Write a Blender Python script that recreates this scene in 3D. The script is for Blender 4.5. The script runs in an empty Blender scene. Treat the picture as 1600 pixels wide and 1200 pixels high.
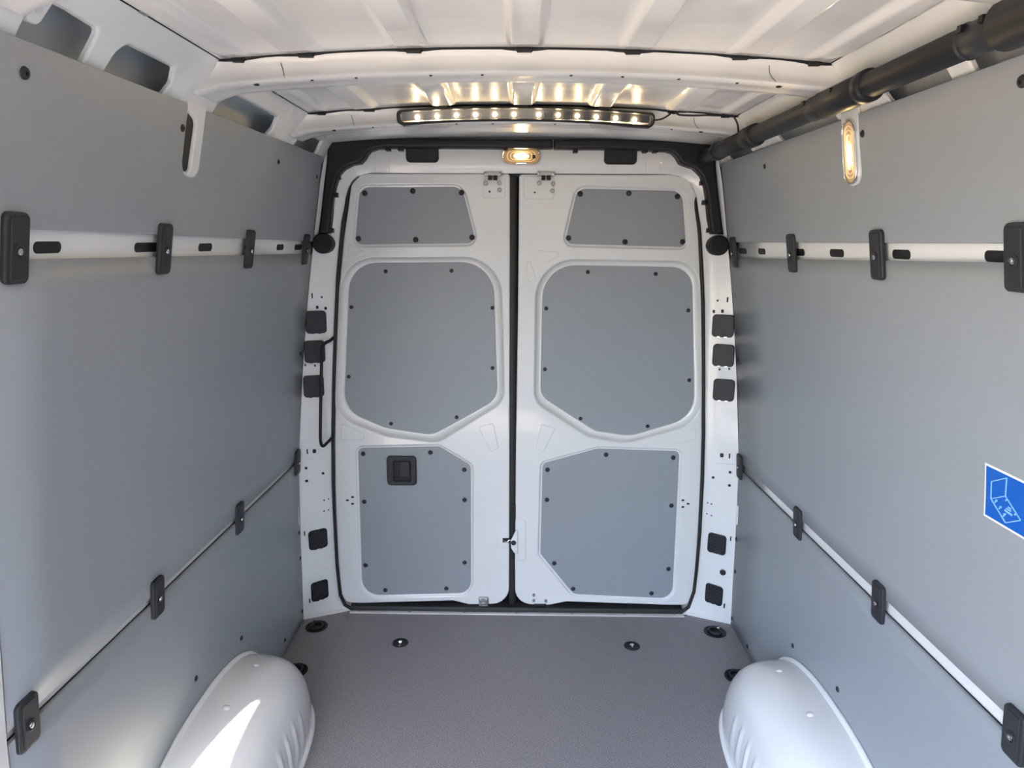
import bpy, bmesh, math
from mathutils import Vector, Matrix
sc = bpy.context.scene
COL = sc.collection
PI = math.pi

# ------------------------------------------------------------------ camera
F = 1080.0                      # focal length in pixels of the 1600x1200 frame
CX, CH = -0.0123, 1.5415        # camera x and height above the cargo floor (y = 0)
VX, VY, ROLL = 808.0, 373.0, math.radians(0.5)
def _und(px, py):
    x, y = px - 800.0, py - 600.0
    return x * math.cos(ROLL) + y * math.sin(ROLL), -x * math.sin(ROLL) + y * math.cos(ROLL)
_v = _und(VX, VY)
_a = Vector((_v[0], _v[1], F)).normalized()
_x = Vector((F, 0, -_v[0])); _x = (_x - _a * _a.dot(_x)).normalized()
_d = _a.cross(_x)
if _d.y < 0: _d = -_d
def ray(px, py):
    x, y = _und(px, py); v = Vector((x, y, F))
    return Vector((v.dot(_x), v.dot(_a), -v.dot(_d)))
C0 = Vector((CX, 0, CH))
def at_Y(px, py, Y): v = ray(px, py); return C0 + v * (Y / v.y)
def at_X(px, py, X): v = ray(px, py); return C0 + v * ((X - CX) / v.x)
def at_Z(px, py, Z=0.0): v = ray(px, py); return C0 + v * ((Z - CH) / v.z)
cd = bpy.data.cameras.new('camera'); cam = bpy.data.objects.new('camera', cd); COL.objects.link(cam)
cd.sensor_width = 36.0; cd.lens = F / 1600 * 36.0; cd.clip_start = 0.02
_f = ray(800, 600); _r = (ray(801, 600) - _f).normalized(); _u = -(ray(800, 601) - _f).normalized()
_f = _f.normalized()
cam.matrix_world = Matrix(((_r.x, _u.x, -_f.x, C0.x), (_r.y, _u.y, -_f.y, C0.y), (_r.z, _u.z, -_f.z, C0.z), (0, 0, 0, 1)))
sc.camera = cam

# ------------------------------------------------------------------ world, sun, exposure
SUN = Vector((.045, .70, -1.0)).normalized()      # the way sunlight travels
EXPO = 1.06
wd = bpy.data.worlds.new('sky'); sc.world = wd; wd.use_nodes = True
nt = wd.node_tree; bg = nt.nodes['Background']
sky = nt.nodes.new('ShaderNodeTexSky'); sky.sky_type = 'NISHITA'; sky.sun_disc = False
sky.sun_elevation = math.asin(-SUN.z); sky.sun_rotation = math.atan2(-SUN.x, -SUN.y)
sky.air_density = 1.0; sky.dust_density = 1.6; sky.ozone_density = 1.0
nt.links.new(sky.outputs[0], bg.inputs[0]); bg.inputs[1].default_value = 0.95
sl = bpy.data.lights.new('sun', 'SUN'); sl.energy = 24.0; sl.angle = math.radians(0.6); sl.color = (1.0, 0.89, 0.72)
so = bpy.data.objects.new('sun', sl); COL.objects.link(so); so.location = (-3, -6, 9)
so.rotation_euler = SUN.to_track_quat('-Z', 'Y').to_euler()
vs = sc.view_settings
vs.view_transform = 'Standard'; vs.look = 'None'; vs.gamma = 1.0; vs.use_curve_mapping = False; vs.exposure = EXPO
sc.cycles.max_bounces = 10; sc.cycles.diffuse_bounces = 7; sc.cycles.glossy_bounces = 5
sc.cycles.sample_clamp_indirect = 6.0; sc.cycles.caustics_reflective = False

# ------------------------------------------------------------------ materials
def s2l(c):
    return tuple(((v / 255) / 12.92 if v / 255 <= 0.04045 else ((v / 255 + 0.055) / 1.055) ** 2.4) for v in c)
def mat(name, col, rough=0.5, metal=0.0, coat=0.0, nscale=40.0, namt=0.03, bump=0.0, bscale=400.0, emit=None, estr=0.0, rvar=0.05, spec=0.5, ncon=None):
    m = bpy.data.materials.new(name); m.use_nodes = True
    t = m.node_tree; b = t.nodes['Principled BSDF']
    tc = t.nodes.new('ShaderNodeTexCoord')
    n = t.nodes.new('ShaderNodeTexNoise'); n.inputs['Scale'].default_value = nscale; n.inputs['Detail'].default_value = 3
    t.links.new(tc.outputs['Object'], n.inputs['Vector'])
    mx = t.nodes.new('ShaderNodeMix'); mx.data_type = 'RGBA'
    mx.inputs['A'].default_value = tuple(c * (1 - namt) for c in col) + (1,)
    mx.inputs['B'].default_value = tuple(min(1, c * (1 + namt)) for c in col) + (1,)
    if ncon:
        cm = t.nodes.new('ShaderNodeMapRange'); cm.inputs['From Min'].default_value = 0.5 - ncon; cm.inputs['From Max'].default_value = 0.5 + ncon
        t.links.new(n.outputs['Fac'], cm.inputs['Value']); t.links.new(cm.outputs['Result'], mx.inputs['Factor'])
    else: t.links.new(n.outputs['Fac'], mx.inputs['Factor'])
    t.links.new(mx.outputs['Result'], b.inputs['Base Color'])
    mr = t.nodes.new('ShaderNodeMapRange'); mr.inputs['To Min'].default_value = max(0.02, rough - rvar); mr.inputs['To Max'].default_value = rough + rvar
    t.links.new(n.outputs['Fac'], mr.inputs['Value']); t.links.new(mr.outputs['Result'], b.inputs['Roughness'])
    b.inputs['Metallic'].default_value = metal
    b.inputs['Coat Weight'].default_value = coat; b.inputs['Coat Roughness'].default_value = 0.03; b.inputs['Specular IOR Level'].default_value = spec
    if bump:
        n2 = t.nodes.new('ShaderNodeTexNoise'); n2.inputs['Scale'].default_value = bscale; n2.inputs['Detail'].default_value = 2
        t.links.new(tc.outputs['Object'], n2.inputs['Vector'])
        bp = t.nodes.new('ShaderNodeBump'); bp.inputs['Strength'].default_value = bump; bp.inputs['Distance'].default_value = 0.002
        t.links.new(n2.outputs['Fac'], bp.inputs['Height']); t.links.new(bp.outputs['Normal'], b.inputs['Normal'])
    if emit:
        b.inputs['Emission Color'].default_value = emit + (1,); b.inputs['Emission Strength'].default_value = estr
    return m
M = dict(
    paint=mat('white_paint', (0.80, 0.81, 0.80), 0.22, coat=0.6, nscale=6, namt=0.01, rvar=0.03),
    roofpaint=mat('roof_paint', (0.80, 0.79, 0.77), 0.36, coat=0.7, spec=0.25, nscale=5, namt=0.012, rvar=0.04),
    grey=mat('grey_lining', s2l((150, 156, 161)), 0.42, nscale=3, namt=0.015, bump=0.06, bscale=700, rvar=0.03),
    black=mat('black_plastic', (0.012, 0.012, 0.0145), 0.48, spec=0.35, nscale=60, namt=0.15),
    charcoal=mat('charcoal_plastic', (0.028, 0.029, 0.034), 0.48, spec=0.35, nscale=60, namt=0.12),
    rubber=mat('black_rubber', (0.012, 0.012, 0.013), 0.55, nscale=40, namt=0.2),
    hole=mat('dark_hole', (0.006, 0.006, 0.008), 0.6),
    steel=mat('zinc_steel', (0.42, 0.42, 0.41), 0.40, metal=1.0, nscale=90, namt=0.1),
    chrome=mat('chrome', (0.8, 0.8, 0.8), 0.15, metal=1.0),
    alu=mat('brushed_aluminium', (0.86, 0.84, 0.83), 0.36, metal=0.35, nscale=30, namt=0.06),
    skin=mat('inner_skin', (0.62, 0.64, 0.66), 0.5, nscale=8),
    blue=mat('sticker_blue', s2l((0, 92, 188)), 0.4, namt=0.01),
    stickwhite=mat('sticker_white', (0.85, 0.86, 0.85), 0.4, namt=0.01),
    linewhite=mat('sticker_line', s2l((150, 200, 250)), 0.4, namt=0.01),
    ground=mat('sandy_concrete', (0.29, 0.245, 0.19), 0.9, nscale=2, namt=0.1),
    blocker=mat('sky_blocker_brown', (0.22, 0.20, 0.18), 0.9, nscale=3, namt=0.2),  # dull brown for the added walls that hide the low sky
    led=mat('led_lit', (1, 0.9, 0.7), 0.4, emit=(1.0, 0.72, 0.36), estr=120.0),
    bulb=mat('bulb_lit', (1, 0.9, 0.7), 0.4, emit=(1.0, 0.70, 0.30), estr=110.0),
    lensring=mat('lens_ridge', (0.85, 0.68, 0.42), 0.12, coat=0.5, emit=(1.0, 0.62, 0.28), estr=0.16),
    lensglow=mat('lamp_lens', (0.50, 0.36, 0.20), 0.15, coat=0.5, emit=(1.0, 0.55, 0.20), estr=0.07),
)
def floor_mat():
    m = mat('floor_laminate', s2l((134, 131, 135)), 0.50, nscale=300, namt=0.34, ncon=0.10, bump=0.5, bscale=300, rvar=0.12)
    return m
M['floor'] = floor_mat()
def glass_mat():
    m = bpy.data.materials.new('clear_lens'); m.use_nodes = True
    t = m.node_tree; t.nodes.remove(t.nodes['Principled BSDF'])
    tr = t.nodes.new('ShaderNodeBsdfTransparent'); gl = t.nodes.new('ShaderNodeBsdfGlossy'); gl.inputs['Roughness'].default_value = 0.08
    mx = t.nodes.new('ShaderNodeMixShader'); mx.inputs[0].default_value = 0.03
    tr.inputs['Color'].default_value = (0.9, 0.9, 0.9, 1)
    t.links.new(tr.outputs[0], mx.inputs[1]); t.links.new(gl.outputs[0], mx.inputs[2])
    t.links.new(mx.outputs[0], t.nodes['Material Output'].inputs['Surface'])
    return m
M['clear'] = glass_mat()

# ------------------------------------------------------------------ mesh helpers
def add_obj(name, bm, m, parent=None, smooth=None):
    bmesh.ops.remove_doubles(bm, verts=bm.verts, dist=1e-6)
    bmesh.ops.recalc_face_normals(bm, faces=bm.faces)
    me = bpy.data.meshes.new(name)
    if smooth is True:
        for f in bm.faces: f.smooth = True
    bm.to_mesh(me); bm.free()
    if smooth is not None and smooth is not True:
        for p in me.polygons: p.use_smooth = True
        me.set_sharp_from_angle(angle=math.radians(smooth))
    me.materials.append(M[m] if isinstance(m, str) else m)
    o = bpy.data.objects.new(name, me); COL.objects.link(o)
    if parent is not None:
        o.parent = parent
        o.matrix_parent_inverse = parent.matrix_world.inverted() if parent.type == 'MESH' else Matrix.Translation(-parent.location)
    return o
def tag(o, label, cat, group=None):
    o['label'] = label; o['category'] = cat
    if group: o['group'] = group
    return o
def struct(o): o['kind'] = 'structure'; return o
def empty(name, loc):
    o = bpy.data.objects.new(name, None); COL.objects.link(o); o.location = loc; o.empty_display_size = 0.02
    return o
def rpoly(pts, n=7):
    """polygon with rounded corners: pts (x, y, r)"""
    out = []; N = len(pts)
    for i in range(N):
        p0, p1, p2 = pts[i - 1], pts[i], pts[(i + 1) % N]
        P = Vector(p1[:2]); A = Vector(p0[:2]) - P; B = Vector(p2[:2]) - P
        r = p1[2] if len(p1) > 2 else 0
        la, lb = A.length, B.length; A.normalize(); B.normalize()
        ang = math.acos(max(-1, min(1, A.dot(B))))
        if r <= 0 or ang > PI - 0.02: out.append((P.x, P.y)); continue
        t = min(r / math.tan(ang / 2), la * 0.49, lb * 0.49); r2 = t * math.tan(ang / 2)
        c = P + (A + B).normalized() * (r2 / math.sin(ang / 2))
        s = P + A * t - c; e = P + B * t - c
        a0 = math.atan2(s.y, s.x); da = math.atan2(e.y, e.x) - a0
        while da > PI: da -= 2 * PI
        while da < -PI: da += 2 * PI
        for k in range(n + 1):
            a = a0 + da * k / n; out.append((c.x + r2 * math.cos(a), c.y + r2 * math.sin(a)))
    return out
def area2(p): return sum(p[i - 1][0] * p[i][1] - p[i][0] * p[i - 1][1] for i in range(len(p)))
def ccw(p): return list(p) if area2(p) > 0 else list(reversed(p))
def offset(p, d):
    """move a ccw loop inwards by d"""
    out = []; N = len(p)
    for i in range(N):
        a, b, c = Vector(p[i - 1]), Vector(p[i]), Vector(p[(i + 1) % N])
        n1 = Vector((-(b - a).y, (b - a).x)); n2 = Vector((-(c - b).y, (c - b).x))
        if n1.length < 1e-9: n1 = n2
        if n2.length < 1e-9: n2 = n1
        n = n1.normalized() + n2.normalized()
        if n.length < 1e-6: n = n1
        n.normalize(); k = max(0.5, n.dot(n1.normalized()))
        out.append((b.x + n.x * d / k, b.y + n.y * d / k))
    return out
def dedup(p, e=1e-5):
    out = []
    for q in p:
        if not out or (Vector(q) - Vector(out[-1])).length > e: out.append(q)
    if (Vector(out[0]) - Vector(out[-1])).length < e: out.pop()
    return out
def densify(p, step):
    out = []
    for i in range(len(p)):
        a, b = Vector(p[i]), Vector(p[(i + 1) % len(p)]); k = max(1, int((b - a).length / step))
        for j in range(k): q = a.lerp(b, j / k); out.append((q.x, q.y))
    return out
def plate_bm(bm, outline, holes, t, b, fn, seg=3, back=False):
    """solid sheet in (u, v), front at w = t, rounded edges of radius b; fn(u, v, w) -> world"""
    loops = [(dedup(ccw(outline)), 1)] + [(dedup(ccw(h)), -1) for h in holes]
    cap = []; backs = []
    for lp, sg in loops:
        rings = []
        for k in range(seg + 1):
            a = PI / 2 * k / seg
            rings.append([(q[0], q[1], t - b + b * math.cos(a)) for q in offset(lp, sg * b * (1 - math.sin(a)))])
        rings.append([(q[0], q[1], 0.0) for q in lp])
        V = [[bm.verts.new(fn(*q)) for q in r] for r in rings]
        N = len(lp)
        for k in range(len(V) - 1):
            for i in range(N):
                f = bm.faces.new((V[k][i], V[k][(i + 1) % N], V[k + 1][(i + 1) % N], V[k + 1][i]))
                f.smooth = k < len(V) - 2
        bm.edges.ensure_lookup_table()
        for i in range(N):
            cap.append(bm.edges.get((V[0][i], V[0][(i + 1) % N])))
            backs.append(bm.edges.get((V[-1][i], V[-1][(i + 1) % N])))
    g = bmesh.ops.triangle_fill(bm, use_beauty=True, use_dissolve=False, edges=cap)
    if back: bmesh.ops.triangle_fill(bm, use_beauty=True, use_dissolve=False, edges=backs)
def plate(name, outline, holes, t, b, fn, m, parent=None, seg=3, back=False):
    bm = bmesh.new(); plate_bm(bm, outline, holes, t, b, fn, seg, back)
    return add_obj(name, bm, m, parent)
def loft_bm(bm, rings, closed=True, capend=False):
    V = [[bm.verts.new(q) for q in r] for r in rings]; N = len(V[0])
    for k in range(len(V) - 1):
        for i in range(N if closed else N - 1):
            bm.faces.new((V[k][i], V[k][(i + 1) % N], V[k + 1][(i + 1) % N], V[k + 1][i]))
    if capend: bm.faces.new(V[-1])
    return V
def tube_bm(bm, path, r, n=10, caps=True):
    P = [Vector(p) for p in path]; rs = r if isinstance(r, (list, tuple)) else [r] * len(P)
    prev = None; rings = []
    for i, p in enumerate(P):
        t = (P[min(i + 1, len(P) - 1)] - P[max(i - 1, 0)]).normalized()
        if prev is None:
            up = Vector((0, 0, 1)) if abs(t.z) < 0.9 else Vector((1, 0, 0))
            x = t.cross(up).normalized()
        else: x = (prev - t * prev.dot(t)).normalized()
        prev = x; y = t.cross(x)
        rings.append([p + (x * math.cos(2 * PI * k / n) + y * math.sin(2 * PI * k / n)) * rs[i] for k in range(n)])
    V = loft_bm(bm, rings)
    if caps: bm.faces.new(V[0]); bm.faces.new(V[-1])
def tube(name, path, r, m, parent=None, n=10, caps=True, smooth=50):
    bm = bmesh.new(); tube_bm(bm, path, r, n, caps); return add_obj(name, bm, m, parent, smooth)
def smoothpath(pts, k=6):
    P = [Vector(p) for p in pts]; out = []
    for i in range(len(P) - 1):
        a, b, c, d = P[max(i - 1, 0)], P[i], P[i + 1], P[min(i + 2, len(P) - 1)]
        for j in range(k):
            t = j / k
            out.append(0.5 * ((2 * b) + (c - a) * t + (2 * a - 5 * b + 4 * c - d) * t * t + (3 * b - a - 3 * c + d) * t ** 3))
    out.append(P[-1]); return out
def box_bm(bm, c, s, rot=None):
    mt = Matrix.Translation(c) @ (rot.to_4x4() if rot is not None else Matrix()) @ Matrix.Diagonal((*s, 1))
    bmesh.ops.create_cube(bm, size=1, matrix=mt)
def frame_of(n):
    n = Vector(n).normalized(); u = Vector((0, 0, 1)).cross(n)
    u = u.normalized() if u.length > 1e-4 else Vector((1, 0, 0))
    return u, n.cross(u), n
def lathe_bm(bm, c, nrm, prof, n=16):
    """prof: (radius, height along nrm)"""
    u, v, w = frame_of(nrm); c = Vector(c)
    rings = [[c + (u * math.cos(2 * PI * k / n) + v * math.sin(2 * PI * k / n)) * max(r, 1e-4) + w * h for k in range(n)] for r, h in prof]
    V = loft_bm(bm, rings); bm.faces.new(V[-1])
_scr = {}
def screw(c, nrm, r, parent, m='black', h=0.35):
    """round-headed screw with a socket; meshes shared between equal ones"""
    key = (round(r, 4), m, h); me = _scr.get(key)
    if me is None:
        bm = bmesh.new()
        lathe_bm(bm, (0, 0, 0), (0, 0, 1), [(r, -0.2 * r), (r, 0.1 * r), (0.86 * r, h * r), (0.45 * r, (h + 0.12) * r), (0.36 * r, (h + 0.1) * r), (0.3 * r, (h - 0.25) * r)], 12)
        o = add_obj('screw', bm, m, None, 45); me = o.data; _scr[key] = me
    else:
        o = bpy.data.objects.new('screw', me); COL.objects.link(o)
    u, v, w = frame_of(nrm)
    o.matrix_world = Matrix(((u.x, v.x, w.x, c[0]), (u.y, v.y, w.y, c[1]), (u.z, v.z, w.z, c[2]), (0, 0, 0, 1)))
    if parent is not None:
        o.parent = parent
        o.matrix_parent_inverse = Matrix() if parent.type == 'MESH' else Matrix.Translation(-parent.location)
    return o

# ------------------------------------------------------------------ the van's section
PRZ = [(0, .877), (.32, .8725), (.67, .862), (.9, .8435), (1.1, .822), (1.3, .796), (1.48, .769), (1.82, .713), (2.2, .65)]
def XW(z):
    z = max(0, z)
    for (a, b), (c, d) in zip(PRZ, PRZ[1:]):
        if z <= c: return b + (d - b) * (z - a) / (c - a)
    return PRZ[-1][1]
def at_wall(px, py, s, off=0.0):
    z = 1.0
    for _ in range(14): p = at_X(px, py, s * (XW(z) + off)); z = p.z
    return p
def wall_n(z, s):
    d = (XW(z + 0.02) - XW(z - 0.02)) / 0.04
    return Vector((-s, 0, d)).normalized()          # points into the van
YP = 2.585          # rear edge of the side linings
FRONT = -1.3        # the cargo hold goes on past the camera
DOOR_END = 1.005    # rear edge of the open side door in wall_left

# ground outside
bm = bmesh.new(); box_bm(bm, (0, 0, -0.75), (60, 60, 0.1)); struct(add_obj('ground', bm, 'ground'))
# added unseen walls that block the low sky, darkening the doors upwards
for i, (x_, y_, w_, d_) in enumerate(((-9, 0, .3, 24), (9, 0, .3, 24), (0, -11, 18, .3), (0, 12, 18, .3))):
    bm = bmesh.new(); box_bm(bm, (x_, y_, .75), (w_, d_, 2.9)); struct(add_obj('sky_blocker_%d' % (i + 1), bm, 'blocker'))

# floor: plank of laminate with chamfered rear corners
fo = [(-.885, FRONT), (.885, FRONT), (.885, 2.578), (.725, 2.646), (-.725, 2.650), (-.885, 2.578)]
floor = struct(plate('floor', fo, [], 0.03, 0.002, lambda u, v, w: (u, v, w - 0.03), 'floor', back=True))

# ceiling: roof skin with lengthwise beads
BEADS = [-.61, -.465, -.235, 0, .230, .457, .615]
BOWS = [1.58, 2.22]
SEGS = [(FRONT, 0.96), (1.04, 1.585), (1.675, 2.225), (2.30, 2.60)]
def roof_z(x, y):
    z = 1.940 - 0.028 * (x / .65) ** 2
    for i, b in enumerate(BEADS):
        w = 0.032 if abs(b) < .6 else 0.024
        d = abs(x - b) / w
        if d < 1.25:
            k = 0.0
            for a, c in SEGS:
                if a <= y <= c:
                    e = min((y - a) / 0.03, (c - y) / 0.10, 1.0); k = max(k, e)
            t = max(0.0, min(1.0, (1.25 - d) / 0.45)); t = t * t * (3 - 2 * t)
            z -= 0.019 * k * t * (1 if abs(b) < .6 else .7)
    return z
bm = bmesh.new()
xs = sorted(set([round(-.665 + 1.33 * i / 60, 4) for i in range(61)] + [round(b + o_ * .032, 4) for b in BEADS for o_ in (-1.25, -1.1, -.95, -.8, -.7, -.35, 0, .35, .7, .8, .95, 1.1, 1.25)]))
xs = [x for x in xs if abs(x) <= .665]
ys = sorted(set([FRONT, -.6, 0, .5] + [y for a, c in SEGS for y in (a, a + .015, a + .03, (a + c) / 2, c - .10, c - .075, c - .05, c - .025, c)]))
g = [[bm.verts.new((x, y, roof_z(x, y))) for x in xs] for y in ys]
for j in range(len(ys) - 1):
    for i in range(len(xs) - 1): bm.faces.new((g[j][i], g[j][i + 1], g[j + 1][i + 1], g[j + 1][i]))
ceiling = struct(add_obj('ceiling', bm, 'roofpaint', None, True))
bm = bmesh.new(); box_bm(bm, (0, (FRONT + 2.9) / 2, 2.02), (1.54, 2.9 - FRONT, 0.02)); add_obj('outer_roof_skin', bm, 'skin', ceiling)

struct(plate('wall_front', [(-.95, -.05), (.95, -.05), (.95, 2.01), (-.95, 2.01)], [rpoly([(-.80, .70, .08), (.18, .70, .08), (.16, 1.72, .10), (-.66, 1.72, .10)])], .03, .004, lambda u, v, w: (u, FRONT - .03 + w, v), 'paint', back=True))   # unseen windscreen opening, shaped to light the doors and spare the left wall

def zarc(x, c, e): return c + (e - c) * (abs(x) / .695) ** 2.2
def roof_bow(yf, name='roof_bow'):
    """hat-shaped cross member: front face, rounded lower edge with flange, back face"""
    bm = bmesh.new(); xs = [-.70 + 1.40 * i / 56 for i in range(57)]
    prof = [(0.0, 1.0, 0), (0.004, 0.86, 0), (0.006, 0.5, 0), (0.0, 0.28, 0), (-0.012, 0.14, 0), (-0.014, 0.06, 0), (-0.008, 0.0, 0), (0.010, -0.03, 0),
            (0.030, 0.02, 0), (0.066, 0.02, 0), (0.078, 0.0, 0), (0.086, 0.10, 0), (0.088, 1.0, 0)]
    rings = []
    for x in xs:
        top, bot = zarc(x, 1.934, 1.903), zarc(x, 1.885, 1.851)
        flare = max(0, (abs(x) - .62) / .08) ** 2 * 0.012
        # shallow scallops in the top flange where the roof beads land
        nt_ = 0.0
        for b in BEADS:
            d = abs(x - b) / 0.045
            if d < 1: nt_ = max(nt_, 0.004 * (1 - d * d))
        rings.append([(x, yf + dy - (flare if dy < .04 else -flare), bot + (top - (nt_ if h_ >= .86 else 0) - bot) * h_ - flare * (h_ < .2)) for dy, h_, _ in prof])
    loft_bm(bm, rings, closed=False)
    o = add_obj(name, bm, 'roofpaint', ceiling, 55)
    # punched holes in the lower flange, weld seams
    for x in (-.575, -.455, -.36, -.20, -.09, .10, .21, .33, .455, .545):
        bm = bmesh.new(); r = 0.0065 if abs(x) in (.575, .545) else 0.0035
        zz = zarc(x, 1.885, 1.851)
        c = Vector((x, yf + 0.001, zz - 0.0008)); lathe_bm(bm, c, (0, -.25, -.97), [(r, -0.003), (r, 0.0008)], 10)
        add_obj('flange_hole', bm, 'hole', o)
    for x in (-.52, .52):
        bm = bmesh.new()
        for k, (dy, h_) in enumerate(((-.001, .97), (.002, .5), (-.0155, .10))):
            pass
        tube_bm(bm, [(x, yf + 0.0005, zarc(x, 1.934, 1.903) - .012), (x + .003, yf + .0045, zarc(x, 1.91, 1.877)), (x + .006, yf - .003, zarc(x, 1.900, 1.866)), (x + .012, yf - .0145, zarc(x, 1.889, 1.855))], 0.0007, 5)
        add_obj('seam', bm, 'charcoal', o)
    # dark gap between roof skin and flange
    bm = bmesh.new()
    tube_bm(bm, [(x, yf + .004, zarc(x, 1.9365, 1.9055)) for x in [-.66 + 1.32 * i / 40 for i in range(41)]], 0.0034, 6)
    add_obj('roof_gap', bm, 'hole', o)
    for b_ in BEADS:
        z_ = zarc(b_, 1.9325, 1.9015); w_ = .026 if abs(b_) < .6 else .02
        plate('bead_gap', rpoly([(b_ - w_ * .6, z_ - .0045, .003), (b_ + w_ * .6, z_ - .0045, .003), (b_ + w_ * .8, z_ + .005, .003), (b_ - w_ * .8, z_ + .005, .003)]), [], .012, .003, lambda u, v, w: (u, yf + .006 - w, v), 'hole', o)
    return o
for y in BOWS: roof_bow(y)
roof_bow(0.95)
# rear roof edge that slopes down to the door header
bm = bmesh.new(); xs = [-.70 + 1.4 * i / 40 for i in range(41)]
pr = [(2.285, 1.936, 1.91), (2.33, 1.935, 1.905), (2.42, 1.926, 1.893), (2.44, 1.917, 1.885), (2.50, 1.914, 1.882), (2.52, 1.906, 1.876), (2.60, 1.902, 1.872), (2.66, 1.896, 1.866)]
loft_bm(bm, [[(x, y, zarc(x, c, e)) for y, c, e in pr] for x in xs], closed=False)
add_obj('rear_roof_edge', bm, 'paint', ceiling, 25)
# roof seams along both sides
for s in (-1, 1):
    tube('side_seam', [(s * .652, FRONT, 1.9125), (s * .652, 2.3, 1.9125)], 0.0028, 'hole', ceiling, 6)
    for y in (1.27, 1.93):
        bm = bmesh.new(); box_bm(bm, (s * .645, y, 1.911), (0.016, 0.022, 0.004)); add_obj('seam_bracket', bm, 'steel', ceiling)

# ------------------------------------------------------------------ side walls
RAIL = {-1: dict(ut=lambda y: 1.551 - (y - 1.07) * .0165, ub=lambda y: 1.505 - (y - 1.07) * .0155, lt=lambda y: .7245 - (y - 1.07) * .018, lb=lambda y: .7015 - (y - 1.07) * .018),
        1: dict(ut=lambda y: 1.5395 - (y - 1.13) * .003, ub=lambda y: 1.510 - (y - 1.13) * .023, lt=lambda y: .7275 - (y - 1.08) * .017, lb=lambda y: .6885 - (y - 1.08) * .016)}
TOPZ = {-1: lambda y: 1.8125 + (y - 1.0) * .0075, 1: lambda y: 1.8075 + (y - 1.0) * .001}
WALLS = {}
def grid_panel(name, s, y0, y1, zb, zt, parent, m='grey', t=0.008, ny=12, nz=14, off=0.0):
    """bent lining sheet with real thickness"""
    bm = bmesh.new(); fr = []; bk = []
    for j in range(ny + 1):
        y = y0 + (y1 - y0) * j / ny; a, b = zb(y), zt(y); rf = []; rb = []
        for i in range(nz + 1):
            z = a + (b - a) * i / nz; x = XW(z) + off
            rf.append(bm.verts.new((s * x, y, z))); rb.append(bm.verts.new((s * (x + t), y, z)))
        fr.append(rf); bk.append(rb)
    for j in range(ny):
        for i in range(nz):
            bm.faces.new((fr[j][i], fr[j][i + 1], fr[j + 1][i + 1], fr[j + 1][i])).smooth = True
            bm.faces.new((bk[j][i], bk[j][i + 1], bk[j + 1][i + 1], bk[j + 1][i])).smooth = True
    for j in range(ny):
        for i in (0, nz): bm.faces.new((fr[j][i], fr[j + 1][i], bk[j + 1][i], bk[j][i]))
    for i in range(nz):
        for j in (0, ny): bm.faces.new((fr[j][i], fr[j][i + 1], bk[j][i + 1], bk[j][i]))
    return add_obj(name, bm, m, parent)

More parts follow.
